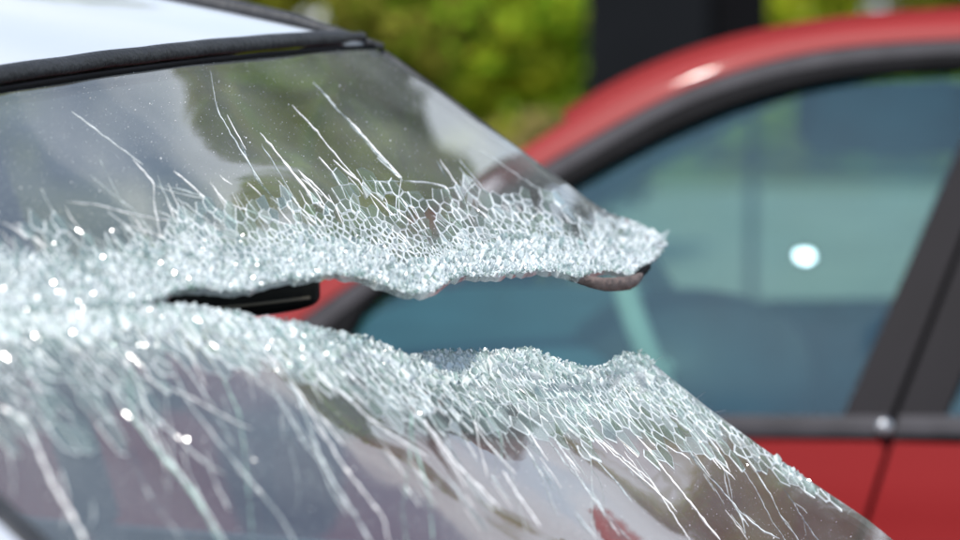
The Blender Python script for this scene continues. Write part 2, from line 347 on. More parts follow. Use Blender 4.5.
for px in (600, 755):
    x = gx(px, Yb); mesh('leg', *tube([(x, Yb+.12, 0), (x, Yb+.12, zb+.01)], .02, 8, ax=(0, 1, 0)), M['post'], t)

#@@REDCAR
RB = 3.45
ZB = CAMH+float(ray(800, 430)[2])*RB             # belt height
YAW = R(12)
def sideY(z, x=.3):
    h = max(0., z-ZB); l = max(0., ZB-.15-z)
    return RB-(x-.3)*math.tan(YAW)+.09*(x-.6)**2+.50*h+.18*h*h+.10*l*l
def rc(px, py, off=0.):                          # picture point -> point on the side of the red car
    Y = RB
    for _ in range(25):
        p = pt(px, py, Y); Y = .5*Y+.5*(sideY(p[2], p[0])+off)
    return p
RYC = RB+.82                                      # centre line
red = thing('parked_car', 'red hatchback parked behind the broken windscreen, facing left', 'car', (0.4, RYC, 0))
TRV = np.array([math.sin(YAW), math.cos(YAW), 0]); LON = np.array([math.cos(YAW), -math.sin(YAW), 0]); PC = np.array([.3, RB, 0])+TRV*.80
def mirY(P): P = np.array(P, float); return P-2*((P-PC)@TRV)[..., None]*TRV
def lc(x, t, z): return PC+LON*(x-.3)+TRV*t+UP3*z      # a place inside the red car: along, across, up
UP3 = np.array([0, 0, 1.])
OUT = [(200, 372), (240, 340), (280, 310), (320, 281), (380, 243), (450, 200), (530, 151), (580, 117), (630, 87), (680, 66), (730, 50), (780, 39), (830, 31), (880, 26), (960, 21), (1100, 16), (1300, 15), (1500, 20), (1640, 44)]
INR = [(225, 385), (262, 352), (300, 322), (338, 294), (395, 258), (465, 213), (550, 163), (590, 140), (630, 118), (668, 98), (705, 82), (780, 59), (830, 50), (880, 45), (960, 41), (1100, 36), (1300, 36), (1490, 44), (1620, 66)]
GRY = [(250, 398), (285, 365), (318, 335), (355, 304), (410, 266), (480, 222), (565, 174), (598, 155), (630, 136), (668, 114), (705, 98), (780, 76), (855, 63), (900, 59), (960, 56), (1100, 50), (1300, 50), (1480, 62), (1600, 82)]
FRM = [(330, 425), (338, 385), (347, 350), (366, 300), (425, 276), (495, 232), (583, 184), (612, 166), (640, 152), (668, 138), (705, 120), (770, 97), (850, 80), (900, 76), (960, 73), (1100, 67), (1300, 68), (1465, 84), (1580, 106)]
def strip(a, b, name, m, off=0., th=.012, par=red, nu=60, nv=4, both=True, bul=0.):
    A = np.array([rc(x, y, off) for x, y in resample(a, nu)]); B = np.array([rc(x, y, off) for x, y in resample(b, nu)])
    P = np.stack([A+(B-A)*k/(nv-1)-np.array([0, 1, 0])*bul*math.sin(math.pi*k/(nv-1)) for k in range(nv)], 1)
    V, F = slab(P, th); mesh(name, V, F, m, par, True, sharp=40)
    if both: mesh(name, mirY(V), [f[::-1] for f in F], m, par, True, sharp=40)
strip(OUT, INR, 'roof_side_rail', M['red'], 0, .01, bul=.003, nv=6)
strip(INR, GRY, 'roof_gutter_trim', M['greytrim'], .002, .008, bul=.003, nv=6)
strip(GRY, FRM, 'window_frame', M['black'], .016, .02)
# roof skin, windscreen and hood between the two sides
A = np.array([rc(x, y, 0) for x, y in resample(OUT, 70)])
def across(A, crown, n=16):
    Bm = mirY(A); return np.stack([A+(Bm-A)*k/(n-1)+np.array([0, 0, 1])*(crown*np.sin(math.pi*k/(n-1)))[..., None] for k in range(n)], 1)
roofA = A[A[:, 0] > gx(560, 3.6)]; wsA = A[A[:, 0] <= gx(560, 3.6)+.02]
P = across(roofA, np.full(len(roofA), -.03)); V, F = slab(P[::-1], .02); mesh('roof', V, F, M['red'], red, True, sharp=40)
P = across(roofA+np.array([.0, .03, -.04]), np.full(len(roofA), .03)); V, F = grid(P); mesh('headliner', V, F, M['liner'], red, True)
wsA = wsA+np.array([0, .02, -.012]); P = across(wsA, np.full(len(wsA), .03)); P = P-UP3*.03-LON*(.02*np.sin(np.linspace(0, math.pi, 16)))[None, :, None]
V, F = slab(P[::-1], .005); mesh('windscreen', V, F, M['sglass'], red, True, sharp=40)
xf = A[0][0]; zf = A[0][2]
hx = np.linspace(xf+.02, xf-1.15, 14); hz = zf-.01-.16*((hx-xf)/-1.15).clip(0)**1.5-.03*((hx-xf)/-1.15).clip(0)
Hs = np.array([lc(a, -.70+.26*k**1.5, z) for a, z, k in zip(hx, hz, ((hx-xf)/-1.15).clip(0))])
P = across(Hs, np.full(14, .05)); V, F = slab(P, .01); mesh('hood', V, F, M['red'], red, True, sharp=40)
# body side: fender, doors, quarter panel as separate pressed panels with real shut lines
def belt(x): return ZB-.028-(0.0 if x > xf else .05*(xf-x))
def panel(name, x0f, x1f, m, nz=16, nx=14, ztop=None, arch=None, both=True):
    rows = []
    for i in range(nz):
        k = i/(nz-1); row = []
        for j in range(nx):
            z = .24+(ZB-.008-.24)*k; xa, xb = x0f(z), x1f(z); x = xa+(xb-xa)*j/(nx-1)
            if ztop: z = .24+(ztop(x)-.24)*k
            if arch:
                cx, cr = arch; dz = math.sqrt(max(0, cr*cr-(x-cx)**2))
                if dz > 0: z = max(z, .31+dz) if k < .999 else z
            bul = -.030*math.sin(math.pi*min(1, max(0, (z-.3)/(ZB-.3))))+.012*math.exp(-((z-ZB+.14)/.02)**2)
            row.append((x, sideY(z, x)+bul, z))
        rows.append(row)
    P = np.array(rows); V, F = slab(P[:, ::-1], .012); mesh(name, V, F, m, red, True, sharp=35)
    if both: mesh(name, mirY(V), [f[::-1] for f in F], m, red, True, sharp=35)
sA = rc(892, 436); sB = rc(868, 508); slope = (sB[0]-sA[0])/(sB[2]-sA[2])
seam = lambda z: sA[0]+slope*max(z-sA[2], -.35)
dF = lambda z: xf+.10+0*z
dR = lambda z: sA[0]+.98-.18*max(0, .62-z)
panel('front_door', lambda z: dF(z)+.004, lambda z: seam(z)-.0035, M['red'])
panel('rear_door', lambda z: seam(z)+.0035, lambda z: dR(z)-.003, M['red'])
panel('front_fender', lambda z: xf-1.12, lambda z: dF(z)-.004, M['red'], ztop=lambda x: min(ZB-.01, zf-.03-.16*max(0, (xf-x)/1.15)**1.5), arch=(xf-.50, .35), nx=30)
panel('rear_quarter', lambda z: dR(z)+.003, lambda z: dR(.9)+.72, M['red'], arch=(dR(.9)+.30, .35), nx=26)
for s in (0, 1):
    pts = [(x, sideY(.22, x)+.03, .2) for x in np.linspace(xf-.1, dR(.9), 8)]; V, F = tube(pts, .05, 10, flat=.7)
    mesh('sill', mirY(V) if s else V, F, M['black'], red, True)
    for cx in (xf-.50, dR(.9)+.30):
        c = np.array([cx, sideY(.6, cx)+.02, .31])
        w = thing('wheel', '', '', (0, 0, 0)) if False else None
        V, F = lathe(c, TRV, [(0, .20), (0, .29), (.02, .31), (.18, .31), (.2, .29), (.2, .20)], 40)
        wo = mesh('wheel', mirY(V) if s else V, F, M['tyre'], red, True, sharp=50)
        V, F = lathe(c-TRV*.005, TRV, [(.03, .03), (.0, .05), (.02, .08), (.03, .18), (0, .205), (.03, .21)], 40)
        r_ = mesh('rim', (mirY(V) if s else V), F, M['rim'], None, True, sharp=50); r_.parent = wo
        r_.location = (-top_of(red)) if True else (0, 0, 0)
# nose and tail
def endcap(x0, sgn, name, zt):
    rows = []
    for z in np.linspace(.22, zt, 10):
        row = []
        for k in np.linspace(0, 1, 22):
            e = abs(2*k-1)
            row.append(lc(x0+sgn*(.16*(1-e**3)+.05*math.sin(math.pi*(z-.22)/(zt-.22))), (-.60 if sgn < 0 else -.62)*(1-2*k), z))
        rows.append(row)
    V, F = slab(np.array(rows), .01*sgn); mesh(name, V, F, M['red'], red, True, sharp=40)
endcap(xf-1.14, -1, 'front_bumper', zf-.22); endcap(dR(.9)+.72, 1, 'tailgate', ZB+.02)
for s in (0, 1):
    V, F = sell(lc(xf-1.12, -.48, zf-.27), (.14, .13, .06), .5)
    mesh('headlight', mirY(V) if s else V, F, M['lamp'], red, True)
# belt moulding, door pillar films
strip([(240, 412), (600, 416), (896-8, 418)], [(240, 434), (600, 435), (889, 436)], 'belt_moulding', M['greytrim'], -.001, .006, bul=.003, nu=20)
strip([(899, 418), (1200, 418), (1560, 416)], [(893, 436), (1200, 436), (1560, 434)], 'belt_moulding', M['greytrim'], -.001, .006, bul=.003, nu=20)
V, F = lathe(rc(884, 427, -.012), (0, -1, 0), [(0, .012), (.008, .011), (.011, .006)], 16); mesh('end_cap', V, F, M['chrome'], red, True)
def quad(a, name, m, off, th=.01, both=True):
    # a: four picture corners (top left, top right, bottom right, bottom left)
    n = 14; a = [np.array(q, float) for q in a]
    P = np.array([[rc(*((a[0]*(1-j)+a[1]*j)*(1-i)+(a[3]*(1-j)+a[2]*j)*i), off) for j in np.linspace(0, 1, 6)] for i in np.linspace(0, 1, n)])
    V, F = slab(P, th); mesh(name, V, F, m, red, True, sharp=40)
    if both: mesh(name, mirY(V), [f[::-1] for f in F], m, red, True, sharp=40)
quad([(986, 74), (1092, 74), (955, 436), (838, 436)], 'door_pillar', M['black'], .022)
strip([(240, 430), (1560, 430)], [(240, 640), (1560, 640)], 'inner_door_liner', M['black'], .03, .01, nu=12)
quad([(990, 76), (1024, 76), (890, 417), (842, 417)], 'door_pillar_film', M['satin'], .004)
quad([(1030, 76), (1085, 76), (945, 417), (897, 417)], 'door_pillar_film', M['satin'], .004)
# side windows
def cdt(poly, inner, mn=1e-4):
    vs = [Vector(p) for p in poly]+[Vector(p) for p in inner]; n = len(poly)
    r = geometry.delaunay_2d_cdt(vs, [(i, (i+1) % n) for i in range(n)], [], 1, mn)
    return np.array([v[:] for v in r[0]]), [list(f) for f in r[2]]
def inside(P, poly):
    P = np.asarray(P, float); poly = np.asarray(poly, float); r = np.zeros(len(P), bool)
    x, y = P[:, 0], P[:, 1]
    for (x0, y0), (x1, y1) in zip(poly, np.roll(poly, -1, 0)):
        if y0 == y1: continue
        c = ((y0 > y) != (y1 > y)) & (x < (x1-x0)*(y-y0)/(y1-y0)+x0); r ^= c
    return r
def pane(poly, name, m, off):
    xs = np.arange(180, 1650, 26); ys = np.arange(20, 440, 26); G = np.stack(np.meshgrid(xs, ys), -1).reshape(-1, 2)
    G = G[inside(G, poly)]; v, f = cdt(poly, G); V = np.array([rc(a, b, off) for a, b in v])
    # orient towards -y
    fo = []
    for q in f:
        nrm = np.cross(V[q[1]]-V[q[0]], V[q[2]]-V[q[0]]); fo.append(q if nrm[1] < 0 else q[::-1])
    mesh(name, V, fo, m, red, True); mesh(name, mirY(V), [q[::-1] for q in fo], M['sglass'] if m is M['rglass'] else m, red, True)
pane([(334, 422), (341, 385), (350, 350), (368, 302), (425, 274), (495, 230), (583, 182), (640, 150), (705, 118), (770, 95), (850, 78), (900, 74), (960, 72), (1003, 72), (985, 120), (945, 200), (902, 290), (866, 370), (852, 424), (600, 424)], 'front_side_window', M['rglass'], .012)
pane([(1075, 80), (1300, 72), (1462, 90), (1560, 424), (1200, 424), (942, 424)], 'rear_side_window', M['rglass'], .012)
# door mirror of the red car, at the foot of its pillar
c = rc(318, 322, -.12)
V, F = sell(rc(250, 372, -.12), (.09, .10, .075), .7); mesh('door_mirror', V, F, M['red'], red, True)
# interior
LAX = [LON, TRV, UP3]
V, F = sell(lc(-.10, 0, ZB-.04), (.30, .64, .12), .5, ax=LAX); mesh('dashboard', V, F, M['reddash'], red, True)
V, F = sell(lc(.20, -.30, ZB+.00), (.19, .24, .135), .9, ax=LAX); mesh('instrument_cowl', V, F, M['dash'], red, True)
wc_ = lc(.20, -.40, ZB+.04); ax = LON*.90+UP3*.42; ax /= np.linalg.norm(ax); b1 = TRV; b2 = np.cross(ax, b1)
mb = MB(); mb.add(*tube([wc_+.185*(b1*math.cos(t)+b2*math.sin(t)) for t in np.linspace(0, 2*math.pi, 40)], .019, 8, ax=ax, caps=False))
for t in (0, math.pi, -math.pi/2 if b2[2] > 0 else math.pi/2): mb.add(*tube([wc_, wc_+.18*(b1*math.cos(t)+b2*math.sin(t))], [.03, .014], 8, ax=ax))
mb.add(*sell(wc_, (.03, .07, .06), .8)); mb.out('steering_wheel', M['wheel_sheen'], red, True)  # whole wheel coloured pale to stand for highlights on a dark rim
tl = np.array([LON*.95+UP3*.25, TRV, UP3*.95-LON*.25])
for s in (-1, 1):
    for x in (1.02, 1.85):
        mb = MB(); mb.add(*sell(lc(x-.25, s*.36, ZB-.40), (.27, .25, .10), .5, ax=LAX))
        mb.add(*sell(lc(x+.06, s*.36, ZB-.10), (.09, .25, .32), .5, ax=tl)); mb.out('seat', M['reddash'], red, True)
        mesh('headrest', *sell(lc(x+.12, s*.36, ZB+.36), (.06, .14, .10), .6, ax=tl), M['black'], red, True)
mesh('sun_visor', *sell(lc(.46, .50, ZB+.37), (.17, .012, .065), .5, ax=LAX), M['black'], red, True)
V, F = boxm(-1, 1, -1, 1, 0, 1, .05); V = [lc(.9+v[0]*1.1, v[1]*.70, .25+.07*v[2]) for v in V]; mesh('cabin_floor', V, F, M['dash'], red)

#@@WHITECAR
left = np.array([.38, .936, 0]); left /= np.linalg.norm(left); fw = np.array([left[1], -left[0], 0]); UP = np.array([0, 0, 1.])
HW = .5; T0 = pt(369, 45, 2.4)-HW*left
RAKE = R(36); sv = fw*math.cos(RAKE)-UP*math.sin(RAKE); nv_ = fw*math.sin(RAKE)+UP*math.cos(RAKE)
GAPC = -.55
def wsurf(c, v, kind):
    c = np.asarray(c, float); v = np.asarray(v, float)
    hw = HW+.04*v/.8; e = lambda a: np.asarray(a)[..., None]
    cc = np.clip(c, -1.3, 1.3)
    sag = .014+.030*np.clip(v/.5, 0, 1.6)
    P = T0+left*e(hw*c)+sv*e(v)+nv_*e(sag*(1-cc*cc)+.012*4*(v/.8)*(1-v/.8))+UP*e(-.06*(1-c)/2)
    if kind == 'L':
        k = np.clip((c-GAPC)/.75, 0, 1); k = k*k*(3-2*k)
        P = P-UP*e(SINK*k)+nv_*e(.05*np.clip(c-.1, 0, 2)**2)
    return P
SINK = .06
def inv(px, kind, c0=None, v0=None, its=16):                                 # picture points -> (c, v) on a glass sheet, by Newton steps
    px = np.asarray(px, float); c = np.clip((px[:, 0]-200)/400, -1, .9); v = np.full(len(px), .3)
    if c0 is not None: c, v = c0, v0
    for it in range(its):
        p = proj(wsurf(c, v, kind)); h = 1e-4
        jc = (proj(wsurf(c+h, v, kind))-p)/h; jv = (proj(wsurf(c, v+h, kind))-p)/h
        r_ = px-p; det = jc[:, 0]*jv[:, 1]-jc[:, 1]*jv[:, 0]; det = np.where(abs(det) < 2e3, np.sign(det+1e-9)*2e3, det)
        dc = (r_[:, 0]*jv[:, 1]-r_[:, 1]*jv[:, 0])/det; dv = (jc[:, 0]*r_[:, 1]-jc[:, 1]*r_[:, 0])/det
        c = np.clip(c+np.clip(dc, -.2, .2), -1.25, 1.12); v = np.clip(v+np.clip(dv, -.15, .15), -.1, 1.0)
    return c, v
def wnorm(c, v, kind):
    h = 1e-3; a = wsurf(c+h, v, kind)-wsurf(c-h, v, kind); b = wsurf(c, v+h, kind)-wsurf(c, v-h, kind)
    n = np.cross(b, a); n /= np.linalg.norm(n, axis=-1, keepdims=True); return n*np.sign(n[..., 2:3])
UE = [(-470, 318), (-120, 312), (0, 310), (100, 307), (140, 304), (160, 298), (180, 289), (207, 288), (233, 292), (250, 289), (267, 284), (287, 279), (307, 280), (320, 275), (333, 274), (367, 278), (388, 286), (407, 293), (430, 294), (440, 287), (450, 280), (460, 275), (483, 277), (520, 273), (547, 269), (577, 277), (592, 273), (607, 270), (630, 275), (647, 263), (660, 256), (664, 246)]
LE = [(-470, 318), (-120, 312), (0, 310), (100, 307), (140, 306), (165, 307), (200, 308), (250, 317), (290, 322), (310, 327), (340, 335), (367, 340), (380, 345), (407, 357), (429, 353), (460, 351), (491, 352), (531, 349), (549, 358), (584, 368), (604, 367), (618, 355), (640, 352), (652, 362)]
UR = [(668, 242), (660, 231), (640, 223), (607, 212), (587, 199), (560, 178), (520, 150), (480, 121), (440, 92), (410, 71), (392, 58), (379, 50)]
LR = [(667, 375), (707, 407), (760, 446), (809, 480), (867, 519), (893, 540), (960, 592), (1010, 632)]
def rough_edge(E, amp, step=5, seed=0):
    P = resample(E, int(abs(E[-1][0]-E[0][0])/step)+1, False); r = np.random.default_rng(seed)
    k = r.normal(size=len(P))*amp; k[0] = k[-1] = 0; P[:, 1] += np.where(P[:, 0] > 140, k, 0); return P
topc = np.linspace(1, -1, 24); topPx = proj(wsurf(topc, np.zeros(24), 'U')) 
nearV = np.linspace(0, .9, 20); nearPx = proj(wsurf(np.full(20, -1.), nearV, 'L'))
iN = int(np.argmax(nearPx[:, 1] > 330))
polyU = np.vstack([rough_edge(UE, 1.0, seed=1), UR, topPx, nearPx[1:iN]])
farb = proj(wsurf(np.linspace(1, -1, 18), np.full(18, .88), 'L'))
farb = farb[farb[:, 0] < 1000]
polyL = np.vstack([rough_edge(LE, 1.0, seed=2), LR, farb, nearPx[::-1][2:-iN]])
def hcurl(px, kind):                               # the torn lips stand up a little from the sheet
    E = UE if kind == 'U' else LE; d = (interp(E, px[:, 0])-px[:, 1])*(1 if kind == 'U' else -1); d = np.maximum(d, 0)
    a = np.clip((px[:, 0]-200)/160, 0, 1)
    w = .5+.5*np.sin(px[:, 0]*.021+(0 if kind == 'U' else 2))
    if kind == 'U': return a*(.004+.006*w)*np.exp(-(d/26)**2)
    return a*(.006+.008*w)*np.exp(-(d/22)**2)
def S3(px, kind, h=0.):                            # outline points -> 3D points on the sheet, lifted h metres
    px = np.asarray(px, float)
    w = np.array([noise.noise((float(a)*.013, float(b)*.013, 3. if kind == 'U' else 9.)) for a, b in px])*.0022
    hc = hcurl(px, kind); q = px
    for it in range(3):
        c, v = inv(q, kind) if it == 0 else inv(q, kind, c, v, 4); P = wsurf(c, v, kind); N = wnorm(c, v, kind); B_ = P+N*w[:, None]+UP*hc[:, None]
        if it < 2: q = q+(px-proj(B_))
    return B_+N*np.asarray(h)[..., None]*np.ones((len(px), 1)), N

white = thing('wrecked_car', 'white car with torn shattered windscreen and dusty black trim', 'car', (float(T0[0]), float(T0[1]), 0))
# ---- shattered zone: every fragment is its own bevelled chip of glass
CR = {'U': [(-470, 40), (0, 42), (60, 46), (130, 48), (165, 40), (210, 36), (260, 32), (330, 26), (400, 32), (450, 42), (520, 40), (600, 44), (668, 50)],
      'L': [(-470, 40), (0, 32), (60, 30), (150, 30), (200, 22), (260, 20), (330, 24), (400, 26), (500, 28), (560, 22), (640, 22), (665, 9), (700, 4), (900, 2)]}
NW = {'U': [(-470, 90), (0, 86), (60, 96), (110, 70), (165, 74), (210, 90), (260, 96), (330, 104), (400, 122), (450, 100), (520, 84), (600, 62), (668, 50)],
      'L': [(-470, 120), (0, 150), (60, 165), (150, 140), (200, 80), (260, 52), (330, 60), (400, 78), (500, 84), (560, 92), (640, 96), (700, 60), (760, 24), (900, 10)]}
def zone(p, kind):                                 # 0..1 crushed, 1..2 network, >2 clear
    x, y = p
    if kind == 'L' and x > 652: d = (y-interp(LR, x))*.8+8
    else: d = (y-interp(LE, x)) if kind == 'L' else (interp(UE, x)-y)
    d += 16*noise.noise((x*.018, y*.018, 1.7 if kind == 'U' else 5.1))
    a, b = interp(CR[kind], x), interp(NW[kind], x)
    if d < a: return max(d, 0)/a
    return 1+(d-a)/max(6, b-a)
def sheet(poly, name, kind, m):
    lo, hi = poly.min(0), poly.max(0); st = 13
    G = np.stack(np.meshgrid(np.arange(lo[0], hi[0], st), np.arange(lo[1], hi[1], st)), -1).reshape(-1, 2)+rng.uniform(-2, 2, (1, 2))
    G = G[inside(G, poly)]
    v, f = cdt(poly, G); V, N = S3(v, kind); V2 = V-N*.005
    k = len(V); F = []
    for q in f:
        n = np.cross(V[q[1]]-V[q[0]], V[q[2]]-V[q[0]]); q = q if n@N[q[0]] > 0 else q[::-1]; F.append(q)
    ec = {}
    for q in F:
        for a, b in zip(q, q[1:]+q[:1]): ec[(a, b)] = 1
    side = [[b, a, a+k, b+k] for (a, b) in ec if (b, a) not in ec]
    o = mesh(name, np.vstack([V, V2]), F+[[a+k for a in q[::-1]] for q in F]+side, [m, M['crumb']], white, True, [0]*(2*len(F))+[1]*len(side), sharp=50)
    at = o.data.attributes.new('craze', 'FLOAT', 'POINT'); zz = np.array([zone(p, kind) for p in v])
    cz = .80*np.clip(1.55-zz, 0, 1)**1.2; at.data.foreach_set('value', np.r_[cz, cz])
    return o
paneU = sheet(polyU, 'upper_windscreen_glass', 'U', M['wglass'])
paneL = sheet(polyL, 'lower_windscreen_glass', 'L', M['wglass'])
paneU['label'] = 'upper torn half of the windscreen, hanging free at its far corner'
paneL['label'] = 'lower half of the windscreen, sunken along its torn edge'

AN = {'U': (math.cos(R(52)), math.sin(R(52)), 1.7), 'L': (math.cos(R(50)), math.sin(R(50)), 3.2)}
def spacing(p, kind):
    z = zone(p, kind)
    if z < 1: s = 3.9+2.6*z+max(0, 11*noise.noise((p[0]*.045, p[1]*.045, 4.)))+5*max(0, noise.noise((p[0]*.12, p[1]*.12, 2.)))
    elif z < 2: s = 7+(z-1)*17+9*noise.noise((p[0]*.03, p[1]*.03, 8.))
    else: s = 26
    if kind == 'L' and p[0] < 220 and z > .8: s = 10+max(0, z-1)*24+7*noise.noise((p[0]*.03, p[1]*.03, 8.))
    if p[0] < 260 and kind == 'L' or p[0] < 120: s *= 1.35
    if p[0] < -20: s *= 2.2
    return max(3.0, s)
def frags(kind, poly, seed):
    r = np.random.default_rng(seed); rr = random.Random(seed); ca, sa, st = AN[kind]
    X0, X1 = -110, (672 if kind == 'U' else 900); Y0, Y1 = (130, 330) if kind == 'U' else (290, 560)
    pts = []; cells = {}; cs = 6.0
    sq = math.sqrt(st)
    def q_of(x, y): return ((x*ca+y*sa)/sq, (-x*sa+y*ca)*sq)
    acc = []
    for it in range(130000):
        x = r.uniform(X0, X1); y = r.uniform(Y0, Y1); z = zone((x, y), kind)
        if z > 2.25: continue
        s = spacing((x, y), kind)*.92*math.exp(r.normal()*.28-.12); a, b = q_of(x, y); i, j = int(a//cs), int(b//cs); R_ = int(s//cs)+1; ok = True
        for ii in range(i-R_, i+R_+1):
            for jj in range(j-R_, j+R_+1):
                for (aa, bb) in cells.get((ii, jj), ()):
                    if (aa-a)**2+(bb-b)**2 < s*s*.75: ok = False; break
                if not ok: break
            if not ok: break
        if ok: cells.setdefault((i, j), []).append((a, b)); acc.append((x, y, a, b))
    acc = np.array(acc); q = acc[:, 2:]
    res = geometry.delaunay_2d_cdt([Vector(p) for p in q], [], [], 0, 1e-5)
    vq = np.array([v[:] for v in res[0]]); tri = [f for f in res[2] if len(f) == 3]
    inc = [[] for _ in vq]
    for f in tri:
        A, B, C = vq[list(f)]; D = 2*(A[0]*(B[1]-C[1])+B[0]*(C[1]-A[1])+C[0]*(A[1]-B[1]))
        if abs(D) < 1e-9: continue
        ux = ((A@A)*(B[1]-C[1])+(B@B)*(C[1]-A[1])+(C@C)*(A[1]-B[1]))/D; uy = ((A@A)*(C[0]-B[0])+(B@B)*(A[0]-C[0])+(C@C)*(B[0]-A[0]))/D
        for k in f: inc[k].append((ux, uy))
    def back(a, b): a = a*sq; b = b/sq; return (a*ca-b*sa, a*sa+b*ca)
    xy = np.array([back(*p) for p in vq]); ins = inside(xy, poly)
    polys = []
    for k in range(len(vq)):
        if not ins[k] or len(inc[k]) < 3: continue
        c = vq[k]; L_ = sorted(inc[k], key=lambda u: math.atan2(u[1]-c[1], u[0]-c[0]))
        P = np.array([back(*u) for u in L_]); s = spacing(xy[k], kind)
        if np.max(np.linalg.norm(P-xy[k], axis=1)) > (2.4 if xy[k][0] < 540 else 1.5)*s*st**.5: continue
        keep = [0]
        for i in range(1, len(P)):
            if np.linalg.norm(P[i]-P[keep[-1]]) > .6: keep.append(i)
        P = P[keep]
        if len(P) < 3: continue
        z = zone(xy[k], kind)
        if z > 1.9 or (z > 1.3 and rr.random() < .22) or max(np.linalg.norm(P-xy[k], axis=1)) > (42 if kind == 'L' and xy[k][0] < 240 else 24): continue
        if kind == 'U': P[:, 1] = np.minimum(P[:, 1], interp(UE, P[:, 0])+2.2)
        else: P[:, 1] = np.maximum(P[:, 1], np.where(P[:, 0] < 652, interp(LE, P[:, 0])-2.2, interp(LR, P[:, 0])+1))
        if kind == 'U': 
            lim = interp(UR[::-1], P[:, 0]); P[:, 1] = np.where(P[:, 0] > 380, np.maximum(P[:, 1], lim+.5), P[:, 1])
        polys.append((xy[k], P, z))
    return polys
def sizeof(P):
    x, y = P[:, 0], P[:, 1]; return abs(np.sum(x*np.roll(y, -1)-y*np.roll(x, -1)))/2
def build_frags(kind, polys, pane):
    # one batch of surface look-ups for all fragments
    allpx = []; meta = []
    for c, P, z in polys:
        cen = P.mean(0); n = len(P); A = sizeof(P); rad = math.sqrt(A/math.pi)+.01
        if z < 1: b = min(.85, rng.uniform(.30, .55)*(1.15-.45*z))
        else: b = min(.5, (rng.uniform(.25, .95)*(1.5-.35*min(z-1, 1)))/rad)
        outer = cen+(P-cen)*.985; inner = cen+(P-cen)*(1-b)
        if z < 1: inner = inner+rng.normal(size=2)*rad*.15
        allpx += [outer, inner]; meta.append((n, rad, z, cen, P))
    flat = np.vstack(allpx); S_, N_ = S3(flat, kind)
    k = 0; small = MB(); big = []; order = sorted(range(len(meta)), key=lambda i: -meta[i][1]*(1 if 0 < meta[i][3][0] < 960 and meta[i][3][1] < 545 else 0))
    bigset = set(i for i in order[:150] if meta[i][1] > 4.2)
    for i, (n, rad, z, cen, P) in enumerate(meta):
        O = S_[k:k+n]; I = S_[k+n:k+2*n]; N = N_[k:k+n].mean(0); k += 2*n
        mm = rad*.00078
        if kind == 'L' and cen[0] > 250: ms_w = 2
        else: ms_w = 1
        tilt = rng.normal(size=2)*((.22 if rad < 4.3 else .08) if z < 1 else .06/(1+rad*.12)); a = np.cross(N, (0, 0, 1.)); a /= np.linalg.norm(a)+1e-9; b_ = np.cross(N, a)
        h = (rng.uniform(.2, .9)*mm+rng.uniform(.0003, .0014)) if z < 1 else rng.uniform(.0004, .0010)
        Ic = I-I.mean(0); Iz = I+N*(h+(Ic@a)*tilt[0]+(Ic@b_)*tilt[1])[:, None]
        if z >= 1: Iz = I+N*np.maximum(.0003, h+(Ic@a)*tilt[0]+(Ic@b_)*tilt[1])[:, None]
        Ob = O+N*.00015
        V = np.vstack([Ob, Iz]); F = [[j, (j+1) % n, n+(j+1) % n, n+j] for j in range(n)]+[[n+j for j in range(n)]]
        nf = np.cross(V[n+1]-V[n], V[n+2]-V[n])
        if nf@N < 0: F = [f[::-1] for f in F]
        clear_top = z >= 1 or rng.random() < (.12+.70*z if kind == 'U' or cen[0] < 230 else .35+.55*z)
        ms = [1]*n+[0 if clear_top else 2]
        if z < 1 and rad > 4.3: clear_top = True; ms = [1]*n+[0]
        if z < 1 and not clear_top: ms = [ms_w]*n+[2]
        CM = M['crush'] if kind == 'U' else M['crushL']
        if i in bigset: mesh('glass_shard', V, F, [M['facet'], M['crackw'], CM], pane, False, ms)
        else:
            k0 = len(small.V); small.V += [tuple(v) for v in V]; small.F += [[q+k0 for q in f] for f in F]; small.M += ms
    o = small.out('glass_fragments', [M['facet'], M['crackw'], M['crush'] if kind == 'U' else M['crushL']], pane); o['kind'] = 'stuff'
fU = frags('U', polyU, 11); fL = frags('L', polyL, 12)
print('fragments', len(fU), len(fL))
build_frags('U', fU, paneU); build_frags('L', fL, paneL)

